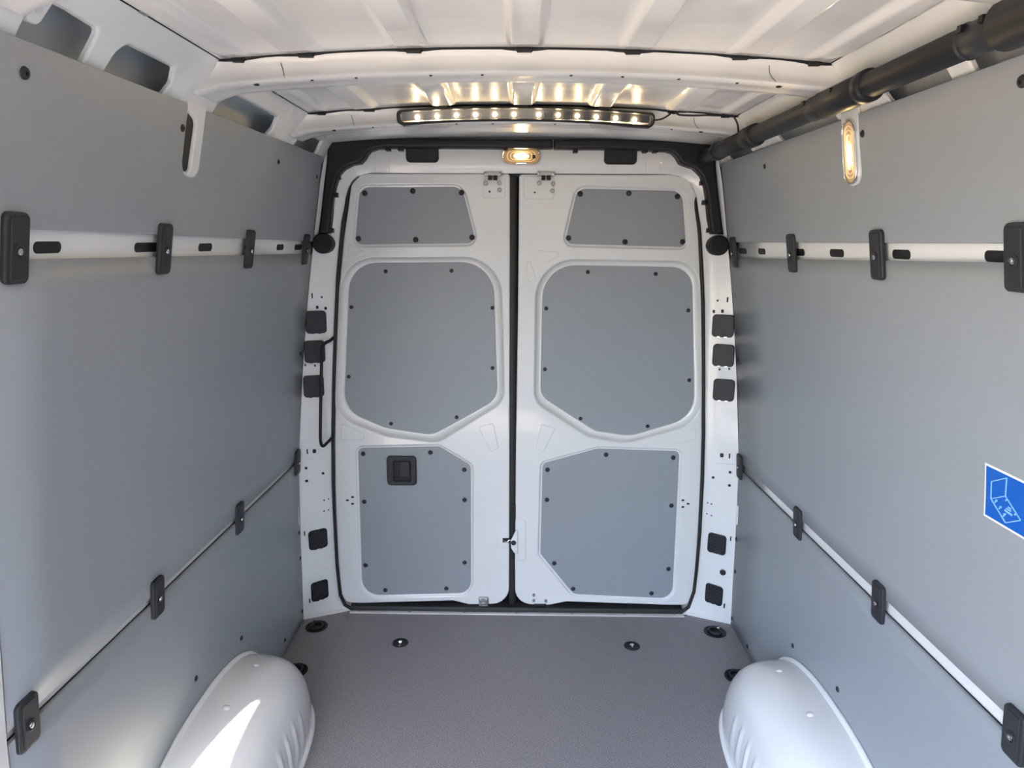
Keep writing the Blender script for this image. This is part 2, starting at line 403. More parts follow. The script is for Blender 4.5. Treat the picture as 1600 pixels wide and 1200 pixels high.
def make_wall(s):
    side = 'left' if s < 0 else 'right'
    y0 = DOOR_END if s < 0 else FRONT
    R = RAIL[s]
    # pressed body side behind the linings
    wall = struct(grid_panel('wall_' + side, s, (y0 - .12) if s < 0 else FRONT, YP + .06, lambda y: -.02, lambda y: 1.80, None, 'paint', 0.004, 10, 24, 0.0105))
    WALLS[s] = wall
    # outer skin, seen through the openings above the linings
    grid_panel('outer_skin', s, (y0 - .12) if s < 0 else FRONT, 2.85, lambda y: -.05, lambda y: 2.02, wall, 'skin', 0.004, 4, 16, 0.060)
    grid_panel('lower_lining', s, y0, YP, lambda y: 0.001, R['lb'], wall)
    grid_panel('middle_lining', s, y0, YP, R['lt'], R['ub'], wall)
    tube('rail_gap_shadow', [(s * (XW(R['lb'](y)) + .0085), y, R['lb'](y) + .0015) for y in (y0 + .002, (y0 + YP) / 2, YP)], .0013, 'hole', wall, 6)  # dark line standing for the shadow in the gap under the rail
    # upper lining with the notch for the lamp post
    N0, N1, NB = (1.552, 1.640, 1.670) if s < 0 else (1.574, 1.646, 1.662)
    def fn(y, v, w): return (s * (XW(v) + .008 - w), y, v)
    ol = [(y0, R['ut'](y0)), (YP, R['ut'](YP)), (YP, TOPZ[s](YP)), (N1 + .004, TOPZ[s](N1)), (N1 - .012, NB, .036), (N0 - .008, NB, .030), (N0 + .004, TOPZ[s](N0)), (y0, TOPZ[s](y0))]
    plate('upper_lining', rpoly(ol), [], .008, .0012, fn, 'grey', wall, seg=2, back=True)
    # post seen in the notch
    if s < 0:
        sl_ = rpoly([(1.548, 1.684, .012), (1.588, 1.678, .016), (1.604, 1.79, .016), (1.563, 1.806, .01)])
        fp = lambda y, v, w: (s * (XW(v) + .0102 - w), y, v)
        po = plate('post', rpoly([(N0 - .012, NB - .006, .03), (N1 - .008, NB - .006, .036), (N1 + .012, 1.835), (N0 - .002, 1.835)]), [sl_], .0088, .006, fp, 'paint', wall)
        plate('slot', rpoly([(1.54, 1.672, .01), (1.60, 1.668, .01), (1.612, 1.80, .01), (1.556, 1.815, .01)]), [], .002, .0005, lambda y, v, w: (s * (XW(v) + .0105 - w), y, v), 'hole', wall, seg=1)
    # upper body strip between the linings and the roof, with its pockets
    za, xa, zc, xc = 1.775, .748, 1.9135, .648
    def fs(y, v, w):
        k = (v - za) / (zc - za); x = xa + (xc - xa) * k; bow_ = .006 * math.sin(PI * max(0, min(1, k)))
        return (s * (x + .012 + bow_ - w), y, v)
    def strip_pt(px, py):
        z = 1.85
        for _ in range(20):
            k = (z - za) / (zc - za); p = at_X(px, py, s * (xa + (xc - xa) * k)); z = p.z
        return p.y, min(p.z, zc - .012)
    pk = [[(1.052, 1.79), (1.052, 1.872, .02), (1.125, 1.872, .012), (1.205, 1.868, .012), (1.205, 1.79)],
          [(1.262, 1.79), (1.272, 1.868, .035), (1.455, 1.868, .012), (1.475, 1.845, .01), (1.452, 1.79)],
          [(1.685, 1.79), (1.692, 1.874, .01), (2.045, 1.872, .01), (2.062, 1.85, .012), (2.02, 1.79)],
          [(2.275, 1.79), (2.285, 1.868, .012), (2.505, 1.868, .01), (2.525, 1.84, .012), (2.50, 1.79)]]
    pk = [rpoly(p) for p in pk]
    if s > 0: pk += [rpoly([(.45, 1.79), (.46, 1.87, .02), (.75, 1.87, .012), (.75, 1.79)])]
    ys_ = (y0 - .12) if s < 0 else FRONT
    plate('upper_body_strip', densify([(ys_, za), (2.66, za), (2.66, zc), (ys_, zc)], .08), pk, .012, .005, fs, 'paint', wall)
    # roof rail above the open side door and the door post
    if s < 0:
        bm = bmesh.new(); box_bm(bm, (s * .76, (FRONT + y0 - .10) / 2, 1.875), (.08, y0 - .10 - FRONT, .15)); add_obj('door_header', bm, 'paint', wall)
        bm = bmesh.new()
        rr = []
        for i in range(21):
            z = -.02 + 1.83 * i / 20; x = XW(z)
            rr.append([(s * (x + .05), y0 - .004, z), (s * (x - .001), y0 - .004, z), (s * (x - .001), y0 - .05, z), (s * (x + .012), y0 - .06, z), (s * (x + .08), y0 - .07, z)])
        loft_bm(bm, rr, closed=False); add_obj('door_post', bm, 'paint', wall, 40)
    # tabs hanging into the pockets
    y_, z_ = (1.075, 1.858)
    plate('tab', rpoly([(y_ - .015, z_ - .018, .010), (y_ + .015, z_ - .018, .010), (y_ + .018, z_ + .03), (y_ - .018, z_ + .03)]), [], .006, .002, fs, 'paint', wall)
    bm = bmesh.new(); lathe_bm(bm, fs(y_, z_, .0062), (-s, 0, -.6), [(.0065, 0), (.0065, .0008)], 12); add_obj('tab_hole', bm, 'skin', wall)
    # slots punched in the upper rail
    cs = [(1.135, .068), (1.44, .09), (1.715, .075), (2.00, .075), (2.262, .066), (2.45, .08)] if s < 0 else [(1.152, .067), (1.443, .068), (1.735, .076), (1.965, .07), (2.268, .066), (2.46, .08)]
    for yc, w_ in cs:
        zc_ = 1.5225 - (yc - 1.1) * .0115 if s < 0 else 1.5195 - (yc - 1.1) * .0105
        pl = rpoly([(yc - w_ / 2, zc_ - .0095, .009), (yc + w_ / 2, zc_ - .0095, .009), (yc + w_ / 2, zc_ + .0095, .009), (yc - w_ / 2, zc_ + .0095, .009)])
        plate('rail_slot', pl, [], .0012, .0004, lambda y, v, w: (s * (XW(v) + .0108 - w), y, v), 'hole', wall, seg=1)
    return wall
for s in (-1, 1): make_wall(s)

# lining screws
def part_of(wall, name): return [c for c in wall.children if c.name.split('.')[0] == name][0]
SCR = {-1: [(38, 114, 'u', 9.5), (285, 200, 'u', 8), (435, 253, 'u', 7), (495, 276, 'u', 6), (306, 1060, 'l', 8), (377, 997, 'l', 8), (445, 1000, 'l', 8), (467, 832, 'l', 8), (469, 872, 'l', 8), (472, 955, 'l', 8), (469, 553, 'm', 8)],
       1: [(1348, 209, 'u', 8), (1195, 260, 'u', 7), (1598, 127, 'u', 9.5), (1309, 1077, 'l', 8), (1239, 1009, 'l', 8), (1168, 1010, 'l', 8), (1149, 893, 'l', 8), (1150, 842, 'l', 8), (1144, 966, 'l', 8), (1154, 562, 'm', 8)]}
for s in (-1, 1):
    for px, py, k, r in SCR[s]:
        p = at_wall(px, py, s); p.y = min(p.y, YP - .012); p.x = s * XW(p.z)
        screw(p, wall_n(p.z, s), r / 1000, part_of(WALLS[s], {'u': 'upper_lining', 'l': 'lower_lining', 'm': 'middle_lining'}[k]), 'charcoal')

# ------------------------------------------------------------------ clips that hold the linings on the rails
ORD = ['first', 'second', 'third', 'fourth']
def clip(y, z, s, label, upper):
    root = empty('panel_clip', (s * XW(z), y, z))
    h = .107 if upper else .098; w = .052
    n = wall_n(z, s); u = Vector((0, 1, 0)); v = Vector((-s * n.z * -1, 0, 0))
    v = n.cross(u); v = v if v.z > 0 else -v
    c = Vector((s * XW(z), y, z))
    fn = lambda a, b, w_: c + u * a + v * b + n * w_
    o = plate('clip_body', rpoly([(-w / 2, -h / 2, .011), (w / 2, -h / 2, .011), (w / 2, h / 2, .011), (-w / 2, h / 2, .011)]), [], .0085, .0035, fn, 'charcoal', root)
    plate('ridge', rpoly([(-.0165, -h / 2 + .006, .003), (.0165, -h / 2 + .006, .003), (.0165, h / 2 - .006, .003), (-.0165, h / 2 - .006, .003)]), [], .0102, .0017, fn, 'charcoal', o)
    bm = bmesh.new(); lathe_bm(bm, fn(0, -.004, .0095), n, [(.0115, 0), (.0115, .002), (.0095, .0026), (.008, .0005), (.007, -.001)], 16); add_obj('collar', bm, 'charcoal', o, 40)
    screw(fn(0, -.004, .0090), n, .0062, o, 'chrome', .5)
    tag(root, label, 'clip', 'clips on the lining rails')
for s, wn in ((-1, 'opposite the sticker'), (1, 'of the sticker wall')):
    for up, ys_ in ((True, {-1: [1.042, 1.487, 1.966, 2.494], 1: [1.088, 1.512, 1.985, 2.52]}[s]), (False, {-1: [1.047, 1.491, 1.986, 2.556], 1: [1.051, 1.511, 1.995, 2.563]}[s])):
        for i, y in enumerate(ys_):
            z = (RAIL[s]['ut'](y) + RAIL[s]['ub'](y)) / 2 - .006 if up else (RAIL[s]['lt'](y) + RAIL[s]['lb'](y)) / 2
            clip(y, z, s, 'black clip on the %s rail %s, %s from the rear doors' % ('upper' if up else 'lower', wn, ORD[3 - i]), up)

# ------------------------------------------------------------------ rear frame
YI = 2.655
SEAL = [(541, 300), (534.5, 346), (530, 391), (526, 436), (522.5, 520), (519.5, 612), (518.5, 676), (519, 753), (521, 805), (525, 882), (530, 929), (538, 946), (550, 953),
        (1064, 959), (1077, 949), (1086, 924), (1090, 890), (1095, 831), (1099, 753), (1101, 675), (1101, 575), (1100.5, 475), (1098, 420), (1095, 366), (1089, 305), (1081, 287), (1066, 276), (1045, 272), (575, 270), (556, 276), (547, 285)]
def rp(px, py, Y): p = at_Y(px, py, Y); return (p.x, p.z)
inner = ccw([rp(x, y, YI) for x, y in SEAL])
outer = [(-.885, 0.0), (.885, 0.0)] + [(XW(z) + .006, z) for z in [.05 + i * .1 for i in range(18)]] + [(.70, 1.875), (.66, 1.90), (-.66, 1.90), (-.70, 1.875)] + [(-(XW(z) + .006), z) for z in reversed([.05 + i * .1 for i in range(18)])]
CEN = Vector((0, .93))
def ray_hit(poly, a):
    d = Vector((math.cos(a), math.sin(a))); best = 0
    for i in range(len(poly)):
        p, q = Vector(poly[i - 1]) - CEN, Vector(poly[i]) - CEN; e = q - p
        den = d.x * -e.y + e.x * d.y
        if abs(den) < 1e-9: continue
        t = (p.x * -e.y + e.x * p.y) / den; u = (d.x * p.y - d.y * p.x) / den
        if t > 0 and -1e-6 <= u <= 1 + 1e-6: best = max(best, t)
    return CEN + d * best
NA = 240
def yout(p): return 2.573 + .040 * max(0, min(1, p.y / .9))
angs = sorted([2 * PI * k / NA for k in range(NA)] + [math.atan2(z - CEN.y, x - CEN.x) % (2 * PI) for x, z in ((.885, 0), (-.885, 0), (.66, 1.90), (-.66, 1.90))])
bm = bmesh.new(); rings = [[], [], [], [], []]
for a in angs:
    po, pi = ray_hit(outer, a), ray_hit(inner, a)
    side_ = abs(po.x) > .70 and po.y < 1.88
    yo = yout(po) if side_ else 2.648
    if po.y < .01: yo = 2.575 + .075 * max(0, min(1, (.885 - abs(po.x)) / .16))
    rings[0].append((po.x, yo, po.y))
    for k, t in ((1, .5), (2, .88)):
        q = po.lerp(pi, t); rings[k].append((q.x, yo + (YI - yo) * t - (.006 if k == 2 else .002), q.y))
    rings[3].append((pi.x, YI, pi.y)); rings[4].append((pi.x, YI + .05, pi.y))
loft_bm(bm, rings)
wall_rear = struct(add_obj('wall_rear', bm, 'paint', None, 35))
bm = bmesh.new(); box_bm(bm, (0, 2.80, .93), (1.85, .01, 2.1)); add_obj('outer_shell', bm, 'rubber', wall_rear)
def pillar_y(x, z):
    """depth of the pillar surface at (x, z)"""
    d = Vector((x, z)) - CEN; a = math.atan2(d.y, d.x) % (2 * PI)
    po, pi = ray_hit(outer, a), ray_hit(inner, a); t = ((Vector((x, z)) - po).length) / max(1e-6, (pi - po).length)
    yo = yout(po) if abs(po.x) > .70 and po.y < 1.88 else 2.648
    return yo + (YI - yo) * min(1, t)
def on_pillar(px, py):
    Y = 2.62
    for _ in range(6): p = at_Y(px, py, Y); Y = pillar_y(p.x, p.z)
    return Vector((p.x, Y, p.z))
def pil_n(x, z=None):
    if z is None: return Vector((-1 if x > 0 else 1, -2.2, 0)).normalized()
    d = (pillar_y(x + .012, z) - pillar_y(x - .012, z)) / .024; e = (pillar_y(x, z + .03) - pillar_y(x, z - .03)) / .06
    return Vector((d, -1, e)).normalized()
# door seal
seal_pts = [(x, YI - .002 + .030 * max(0, min(1, (z - 1.60) / .15)), z) for x, z in offset(densify(inner, .03), .005)]
bm = bmesh.new(); P = [Vector(p) for p in seal_pts]; N = len(P); rings = []
for i in range(N):
    t = (P[(i + 1) % N] - P[i - 1]).normalized(); n1 = Vector((0, -1, 0)); n2 = t.cross(n1).normalized()
    rings.append([P[i] + n1 * (.008 * math.cos(2 * PI * k / 8)) + n2 * (.0068 * math.sin(2 * PI * k / 8)) for k in range(8)])
rings.append(rings[0]); loft_bm(bm, rings); add_obj('door_seal', bm, 'rubber', wall_rear, True)
# rubber ramp under the doors
bm = bmesh.new(); loft_bm(bm, [[(x, y, z) for y, z in ((2.646, .003), (2.652, .022), (2.68, .030), (2.78, .045))] for x in (-.70, .695)], closed=False); add_obj('sill_rubber', bm, 'rubber', wall_rear)
# black pockets in the header
for cx, cz in ((-.362, 1.840), (.363, 1.838)):
    pl = rpoly([(cx - .060, cz - .028, .016), (cx + .060, cz - .028, .016), (cx + .060, cz + .03, .004), (cx - .060, cz + .03, .004)])
    q = plate('header_pocket', pl, [rpoly([(cx - .055, cz - .023, .013), (cx + .055, cz - .023, .013), (cx + .055, cz + .026, .003), (cx - .055, cz + .026, .003)])], .006, .002, lambda u, v, w: (u, 2.648 - w, v), 'charcoal', wall_rear)
    plate('pocket_back', [(cx - .056, cz - .024), (cx + .056, cz - .024), (cx + .056, cz + .027), (cx - .056, cz + .027)], [], .001, .0003, lambda u, v, w: (u, 2.6475 - w - max(0, .004 * (v - cz) / .03), v), 'black', wall_rear, seg=1)
# small punched holes on the pillars
def dot(px, py, rx, ry, parent, Y=None, nm='punched_hole', m='hole'):
    c = on_pillar(px, py) if Y is None else at_Y(px, py, Y)
    n = pil_n(c.x, c.z) if Y is None else Vector((0, -1, 0))
    u = Vector((0, 0, 1)).cross(n).normalized(); v = n.cross(u)
    k = 1 / 410.0
    pl = rpoly([(-rx * k, -ry * k, min(rx, ry) * k * .7), (rx * k, -ry * k, min(rx, ry) * k * .7), (rx * k, ry * k, min(rx, ry) * k * .7), (-rx * k, ry * k, min(rx, ry) * k * .7)], 3)
    plate(nm, pl, [], .0022, .0005, lambda a, b, w: c + u * a + v * b + n * (w + .0035 * (Y is None)), m, parent, seg=1)
for p in [(487.5, 462, .9, 4), (502.5, 464, 1.4, 1.4), (495.5, 480, 2, 2.4), (508.5, 481.5, 2, 2.4), (477, 570, 1.5, 1.5), (492, 571, 1.5, 1.5), (480, 705, 1, 4), (491, 704.5, 2.8, 3.2), (478, 731, 2.2, 2), (504.5, 739, 2.2, 2), (479, 751, 2.4, 2),
          (475.5, 833, .9, 4), (483.5, 938, .9, 4), (506, 781, 1.1, 1.2), (513, 779, 1.1, 1.2), (506, 798, 1.1, 1.2), (513, 796, 1.1, 1.2),
          (1121.5, 469.5, 1.4, 1.4), (1137, 468, 1.1, 4), (1115.5, 486.5, 1.9, 2.6), (1129, 486, 1.9, 2.6), (1124.5, 577, 1.5, 1.4), (1139.5, 576, 1.5, 1.4), (1128, 711, 2.8, 3.4), (1140, 712, 1, 4), (1141, 737.5, 2.2, 2), (1114.5, 745.5, 2.2, 2), (1140, 758, 2.2, 2),
          (1142, 841, 1, 4), (1132, 946, 1, 4), (1106, 785, 1.1, 1.2), (1112, 787, 1.1, 1.2), (1105, 802, 1.1, 1.2), (1112, 805, 1.1, 1.2)]:
    dot(*p, wall_rear)
bm = bmesh.new(); c = on_pillar(1129.5, 894); lathe_bm(bm, c + pil_n(c.x) * .003, pil_n(c.x), [(.0125, 0), (.0115, .003), (.008, .004), (.006, .0015)], 16); add_obj('grommet', bm, 'rubber', wall_rear, 40)
# weld seams across the pillars and header
for a, b in (((477, 441), (525, 447)), ((1101, 451), (1148, 447)), ((468, 717), (518, 718)), ((1101, 722), (1153, 726)), ((472, 762), (512, 761)), ((476, 893), (526, 886)), ((1091, 894), (1146, 902))):
    A, B = on_pillar(*a), on_pillar(*b); A += pil_n(A.x) * .0025; B += pil_n(B.x) * .0035
    tube('weld_seam', [A, A.lerp(B, .5) + pil_n(A.x) * .001, B], .0011, 'paint', wall_rear, 5)
for x in (586, 608, 1009, 1032):
    A, B = at_Y(x, 236, 2.6475), at_Y(x, 268, 2.6475); tube('weld_seam', [A, B], .0009, 'paint', wall_rear, 5)
# tabs of the body that reach past the linings
for px, s in ((463, -1), (1155, 1)):
    c = at_Y(px, 806, YP - .016)
    plate('side_tab', [(c.x - .012, c.z - .03), (c.x + .012, c.z - .038), (c.x + .012, c.z + .045), (c.x - .004, c.z + .03)] if s < 0 else [(c.x + .012, c.z - .03), (c.x - .012, c.z - .038), (c.x - .012, c.z + .045), (c.x + .004, c.z + .03)], [], .004, .001, lambda u, v, w: (u, c.y - w, v), 'paint', wall_rear, back=True)

# aluminium strip at the floor's rear edge
trim = struct(plate('trim_1', [(-.70, 2.632), (.70, 2.628), (.70, 2.650), (-.70, 2.654)], [], .006, .0015, lambda u, v, w: (u, v, w - .001), 'alu', back=True))
for x in (-.66, -.45, -.22, 0.0, .23, .45, .66): screw((x, 2.641, .005), (0, 0, 1), .0045, trim, 'steel')
for s in (-1, 1):
    o = struct(plate('trim_%d' % (2 if s < 0 else 3), [(s * .878, 2.578), (s * .715, 2.648), (s * .72, 2.655), (s * .885, 2.585)], [], .012, .002, lambda u, v, w: (u, v, w), 'paint', back=True))

# ------------------------------------------------------------------ rear doors
YDR = 2.664                       # inner face of the doors
YMID = YDR + .030
def dpts(pts, Y): return [(*rp(x, y, Y), r / 405.0) for x, y, r in pts]
D = {
 'L': dict(out=[(549, 287, 18), (566, 271, 18), (797, 271.5, 5), (796.5, 560, 0), (796, 780, 0), (795.5, 944, 30), (733, 945, 10), (708, 939, 10), (563, 943, 12), (536, 942, 18), (528, 895, 30), (524, 800, 0), (522.5, 700, 0), (524, 600, 0), (527, 510, 0), (531, 436, 0), (537, 370, 0)],
   up=[(562, 293, 15), (721, 292, 18), (743.5, 380, 11), (554.5, 382, 10)],
   mid_in=[(547, 411, 46), (770, 410, 50), (777, 623, 32), (676, 679, 40), (602, 668, 80), (538, 640, 42)],
   mid_out=[(534, 403, 56), (782, 402, 58), (788, 628, 36), (683, 692, 34), (602, 681, 80), (523, 652, 48)],
   low=[(559, 701, 9), (686, 698.5, 14), (735.5, 728, 11), (735.5, 927, 21), (566, 931, 29)],
   s_up=[(570, 302), (645, 298.5), (721, 301), (560, 373), (649.5, 374.5), (737.5, 371)],
   s_mid=[(602.5, 424), (705.5, 423), (549, 480), (769.5, 481), (545, 588.5), (769.5, 575), (611, 662), (713.5, 652)],
   s_low=[(567.5, 709), (672.5, 707), (725.5, 734), (569, 784), (726, 781), (571, 883), (726, 879), (602, 922), (697.5, 919.5)]),
 'R': dict(out=[(811, 272.3, 5), (1050, 273, 20), (1075, 279, 18), (1088, 305, 24), (1093, 370, 0), (1095.5, 437, 0), (1097.5, 520, 0), (1098, 600, 0), (1097.5, 680, 0), (1095, 760, 0), (1091, 840, 0), (1087, 900, 30), (1081, 946, 18), (1050, 946, 10), (885, 940.5, 10), (857, 946, 10), (805, 944, 28), (804.5, 880, 0), (806, 700, 0), (809, 500, 0)],
   up=[(903, 294.5, 15), (1066, 299, 17), (1072, 386, 9), (882.5, 381, 10)],
   mid_in=[(849, 414, 50), (1081, 418, 34), (1085, 651, 46), (985, 681, 60), (930, 673, 34), (845, 618, 26)],
   mid_out=[(838, 405, 60), (1091, 409, 40), (1097, 660, 52), (978, 693, 70), (918, 682, 34), (835, 628, 30)],
   low=[(848, 725, 9), (934, 702, 12), (1062, 706, 8), (1050.5, 936, 21), (896, 929, 16), (844.5, 866, 10)],
   s_up=[(906.5, 303), (982.5, 302), (1058.5, 307), (888.5, 372), (976.5, 378), (1066.5, 378)],
   s_mid=[(918.5, 425), (1024.5, 428), (853.5, 482), (1075.5, 485), (851.5, 577), (1077, 594), (907, 654), (1012, 666)],
   s_low=[(947, 710.5), (1052, 715), (855.5, 734), (854.5, 781), (1049, 790), (866, 880), (1044.5, 889), (895.5, 920), (1018, 927)])}
def resample(p, n):
    p = dedup(p); L = [0]
    for i in range(len(p)): L.append(L[-1] + (Vector(p[(i + 1) % len(p)]) - Vector(p[i])).length)
    out = []; j = 0
    for k in range(n):
        d = L[-1] * k / n
        while L[j + 1] < d: j += 1
        t = (d - L[j]) / max(1e-9, L[j + 1] - L[j]); a = Vector(p[j]).lerp(Vector(p[(j + 1) % len(p)]), t); out.append((a.x, a.y))
    return out
def angular(p, c, n):
    out = []
    for k in range(n):
        a = 2 * PI * k / n; d = Vector((math.cos(a), math.sin(a))); best = 0
        for i in range(len(p)):
            u, v = Vector(p[i - 1]) - c, Vector(p[i]) - c; e = v - u; den = d.x * -e.y + e.x * d.y
            if abs(den) < 1e-9: continue
            t = (u.x * -e.y + e.x * u.y) / den; q = (d.x * u.y - d.y * u.x) / den
            if t > 0 and -1e-6 <= q <= 1 + 1e-6: best = max(best, t)
        out.append((c.x + d.x * best, c.y + d.y * best))
    return out
DOORS = {}
def make_door(k, name):
    d = D[k]
    fn = lambda u, v, w: (u, YDR + .034 - w, v)
    out = rpoly(dpts(d['out'], YDR))
    up, low = ccw(rpoly(dpts(d['up'], YDR))), ccw(rpoly(dpts(d['low'], YDR)))
    up_o, low_o = offset(up, -.0085), offset(low, -.0085)
    mo = ccw(rpoly(dpts(d['mid_out'], YDR), 12)); mi = ccw(rpoly(dpts(d['mid_in'], YMID), 12))
    door = struct(plate(name, densify(out, .05), [up_o, low_o, mo], .034, .006, fn, 'paint'))
    DOORS[k] = door
    # the dished rim of the middle panel
    c = Vector((sum(p[0] for p in mi) / len(mi), sum(p[1] for p in mi) / len(mi)))
    A, B = angular(mo, c, 150), angular(mi, c, 150); rings = []
    for t, w in ((-.02, 0.0), (.06, .004), (.15, .010), (.3, .0165), (.5, .021), (.7, .0235), (.86, .0245), (.92, .0235), (.97, .025), (1.0, .029), (1.02, .034)):
        rings.append([(a[0] + (b[0] - a[0]) * t, YDR + .003 + w, a[1] + (b[1] - a[1]) * t) for a, b in zip(A, B)])
    bm = bmesh.new(); loft_bm(bm, rings); add_obj('middle_rim', bm, 'paint', door, 50)
    for lp, lo in ((up, up_o), (low, low_o)):
        bm = bmesh.new(); rings = [[(x, YDR + yy, z) for x, z in offset(lp, o_)] for o_, yy in ((-.0088, .004), (-.0075, .0065), (-.004, .0075), (-.001, .0075), (0.004, .010))]
        loft_bm(bm, rings); add_obj('panel_rim', bm, 'paint', door, 60)
    pu = plate('upper_panel', up, [], .005, .0012, lambda u, v, w: (u, YDR + .0085 - w, v), 'grey', door, seg=2)
    pm = plate('middle_panel', mi, [], .005, .0012, lambda u, v, w: (u, YDR + .034 - w, v), 'grey', door, seg=2)
    pl = plate('lower_panel', low, [], .005, .0012, lambda u, v, w: (u, YDR + .0085 - w, v), 'grey', door, seg=2)
    for pts, pp, Y, r in ((d['s_up'], pu, YDR + .0035, .0105), (d['s_mid'], pm, YDR + .029, .0078), (d['s_low'], pl, YDR + .0035, .0095)):
        for x, y in pts: screw(at_Y(x, y, Y), (0, -1, 0), r, pp, 'charcoal')
    return door
dl, dr = make_door('L', 'door_1'), make_door('R', 'door_2')
def emboss(door, pts, h=.0036, m='paint', b=.003, nm='embossing'):
    plate(nm, rpoly(dpts(pts, YDR)), [], h, b, lambda u, v, w: (u, YDR - w + .0002, v), m, door)
# pressed corner pads
emboss(dl, [(546, 379, 4), (569, 393, 4), (568, 397, 4), (543, 407, 4)]); emboss(dl, [(533, 660, 5), (569, 677, 5), (568, 687, 3), (533, 688, 4)])
emboss(dl, [(748, 667, 3), (771, 661, 3), (779, 700, 3), (766, 706, 3)])
emboss(dl, [(760, 272, 3), (790, 274, 2), (790, 309, 4), (752, 311, 5)], .0018)
emboss(dr, [(823, 392, 4), (840, 440, 4), (828, 443, 4), (822, 432, 4)], .0016); emboss(dr, [(836, 390, 3), (880, 394, 4), (857, 411, 4), (850, 409, 4)], .0016)
emboss(dr, [(846, 662, 3), (868, 669, 3), (850, 706, 3), (837, 701, 3)]); emboss(dr, [(1049, 689, 4), (1088, 665, 4), (1088, 686, 4), (1054, 694, 4)], .0018)
emboss(dr, [(818, 275, 2), (866, 275, 3), (866, 311, 5), (818, 311, 5)], .0016)
emboss(dr, [(807, 813, 3), (822, 813, 4), (822, 876, 4), (807, 876, 3)], .003); emboss(dl, [(778, 834, 5), (795, 832, 2), (795, 856, 2), (778, 858, 5)], .0018)
# three-hole clusters
for dd, pts in ((dl, [(551, 776.5), (543, 781.5), (551, 787)]), (dr, [(1067, 781.5), (1075, 787), (1067, 792)])):
    for x, y in pts: dot(x, y, 2.4, 1.6, dd, YDR + .0012)
# hinges / catches at top and bottom, latch and striker
def bolt(px, py, dd, r=.0085): 
    c = at_Y(px, py, YDR); bm = bmesh.new(); lathe_bm(bm, c, (0, -1, 0), [(r, -.001), (r, .0045), (r * .8, .006), (r * .5, .006), (r * .42, .003)], 12); add_obj('bolt', bm, 'steel', dd, 40)
for dd, cx, bl in ((dl, 770, [(759, 286.5), (780.5, 286), (780.5, 297)]), (dr, 853, [(842.5, 286), (864, 287), (863, 298.5)])):
    c = at_Y(cx, 274, YDR); bm = bmesh.new()
    box_bm(bm, c + Vector((0, -.010, .004)), (.062, .02, .012)); hb = add_obj('top_catch', bm, 'steel', dd)
    bm = bmesh.new()
    for sx in (-1, 1): box_bm(bm, c + Vector((sx * .010, -.014, -.010)), (.014, .022, .016))
    add_obj('catch_jaw', bm, 'black', hb)
    for sx in (-1, 1):
        bm = bmesh.new(); lathe_bm(bm, c + Vector((sx * .027, -.020, .004)), (0, -1, 0), [(.006, 0), (.006, .004), (.004, .005)], 10); add_obj('catch_bolt', bm, 'steel', hb, 40)
    for x, y in bl: bolt(x, y, dd)
dot(765, 299.5, 1.4, 1.6, dl, YDR); dot(835.5, 301, 1.4, 1.4, dr, YDR)
c = at_Y(755.5, 938, YDR); q = plate('bottom_catch', rpoly([(c.x - .019, c.z - .022, .002), (c.x + .019, c.z - .022, .002), (c.x + .02, c.z + .017, .004), (c.x - .02, c.z + .017, .004)]), [rpoly([(c.x - .010, c.z - .018, .003), (c.x + .010, c.z - .018, .003), (c.x + .008, c.z - .004, .005), (c.x - .008, c.z - .004, .005)])], .012, .002, lambda u, v, w: (u, YDR - w, v), 'steel', dl)
for sx in (-1, 1):
    bm = bmesh.new(); lathe_bm(bm, c + Vector((sx * .012, -.012, .008)), (0, -1, 0), [(.0055, 0), (.0055, .003), (.003, .004)], 10); add_obj('catch_bolt', bm, 'steel', q, 40)
for x, y in ((834, 929.5), (834, 938), (853, 938.5)): bolt(x, y, dr, .0065)
c = at_Y(843.5, 945, YDR); bm = bmesh.new()
for sx in (-1, 1): box_bm(bm, c + Vector((sx * .022, -.006, -.004)), (.007, .014, .014))
box_bm(bm, c + Vector((0, -.006, .003)), (.05, .014, .004)); add_obj('bottom_catch', bm, 'black', dr)
# rubber lip that closes the gap between the doors
A, B = at_Y(802, 276, YDR + .012), at_Y(800.5, 948, YDR + .012)
bm = bmesh.new(); loft_bm(bm, [[(p.x + dx, YDR + dy, p.z) for dx, dy in ((-.0145, .03), (-.0135, .008), (-.004, .004), (.008, .006), (.0145, .012), (.0155, .03))] for p in (A, A.lerp(B, .5), B)], closed=False)
add_obj('centre_seal', bm, 'rubber', dl, 40)
c = at_Y(802, 800, YDR + .004); bm = bmesh.new(); box_bm(bm, c + Vector((.001, .002, 0)), (.018, .012, .07)); add_obj('seal_block', bm, 'black', dl)
# striker plate on door_2
c = at_Y(804, 847, YDR)
st = plate('striker_plate', rpoly([(c.x - .008, c.z + .028, .006), (c.x + .004, c.z + .055, .004), (c.x + .014, c.z + .055, .004), (c.x + .014, c.z - .052, .004), (c.x - .002, c.z - .042, .008), (c.x - .014, c.z - .022, .01), (c.x - .015, c.z + .012, .01)]), [], .012, .004, lambda u, v, w: (u, YDR - .002 - w, v), 'paint', dr)
bm = bmesh.new(); lathe_bm(bm, at_Y(802.5, 848, YDR - .0135), (0, -1, 0), [(.0105, 0), (.0105, .003), (.007, .0045), (.005, .003)], 16); add_obj('striker_plug', bm, 'rubber', st, 40)
c = at_Y(790, 844, YDR); q = plate('latch_opening', [(c.x - .012, c.z - .010), (c.x + .016, c.z - .010), (c.x + .016, c.z + .010), (c.x - .012, c.z + .010)], [], .003, .001, lambda u, v, w: (u, YDR - w, v), 'hole', dl, seg=1)
tube('latch_bolt', smoothpath([c + Vector((-.006, -.005, -.004)), c + Vector((.006, -.009, -.004)), c + Vector((.014, -.008, .003)), c + Vector((.024, -.006, .002))]), .0035, 'chrome', q)
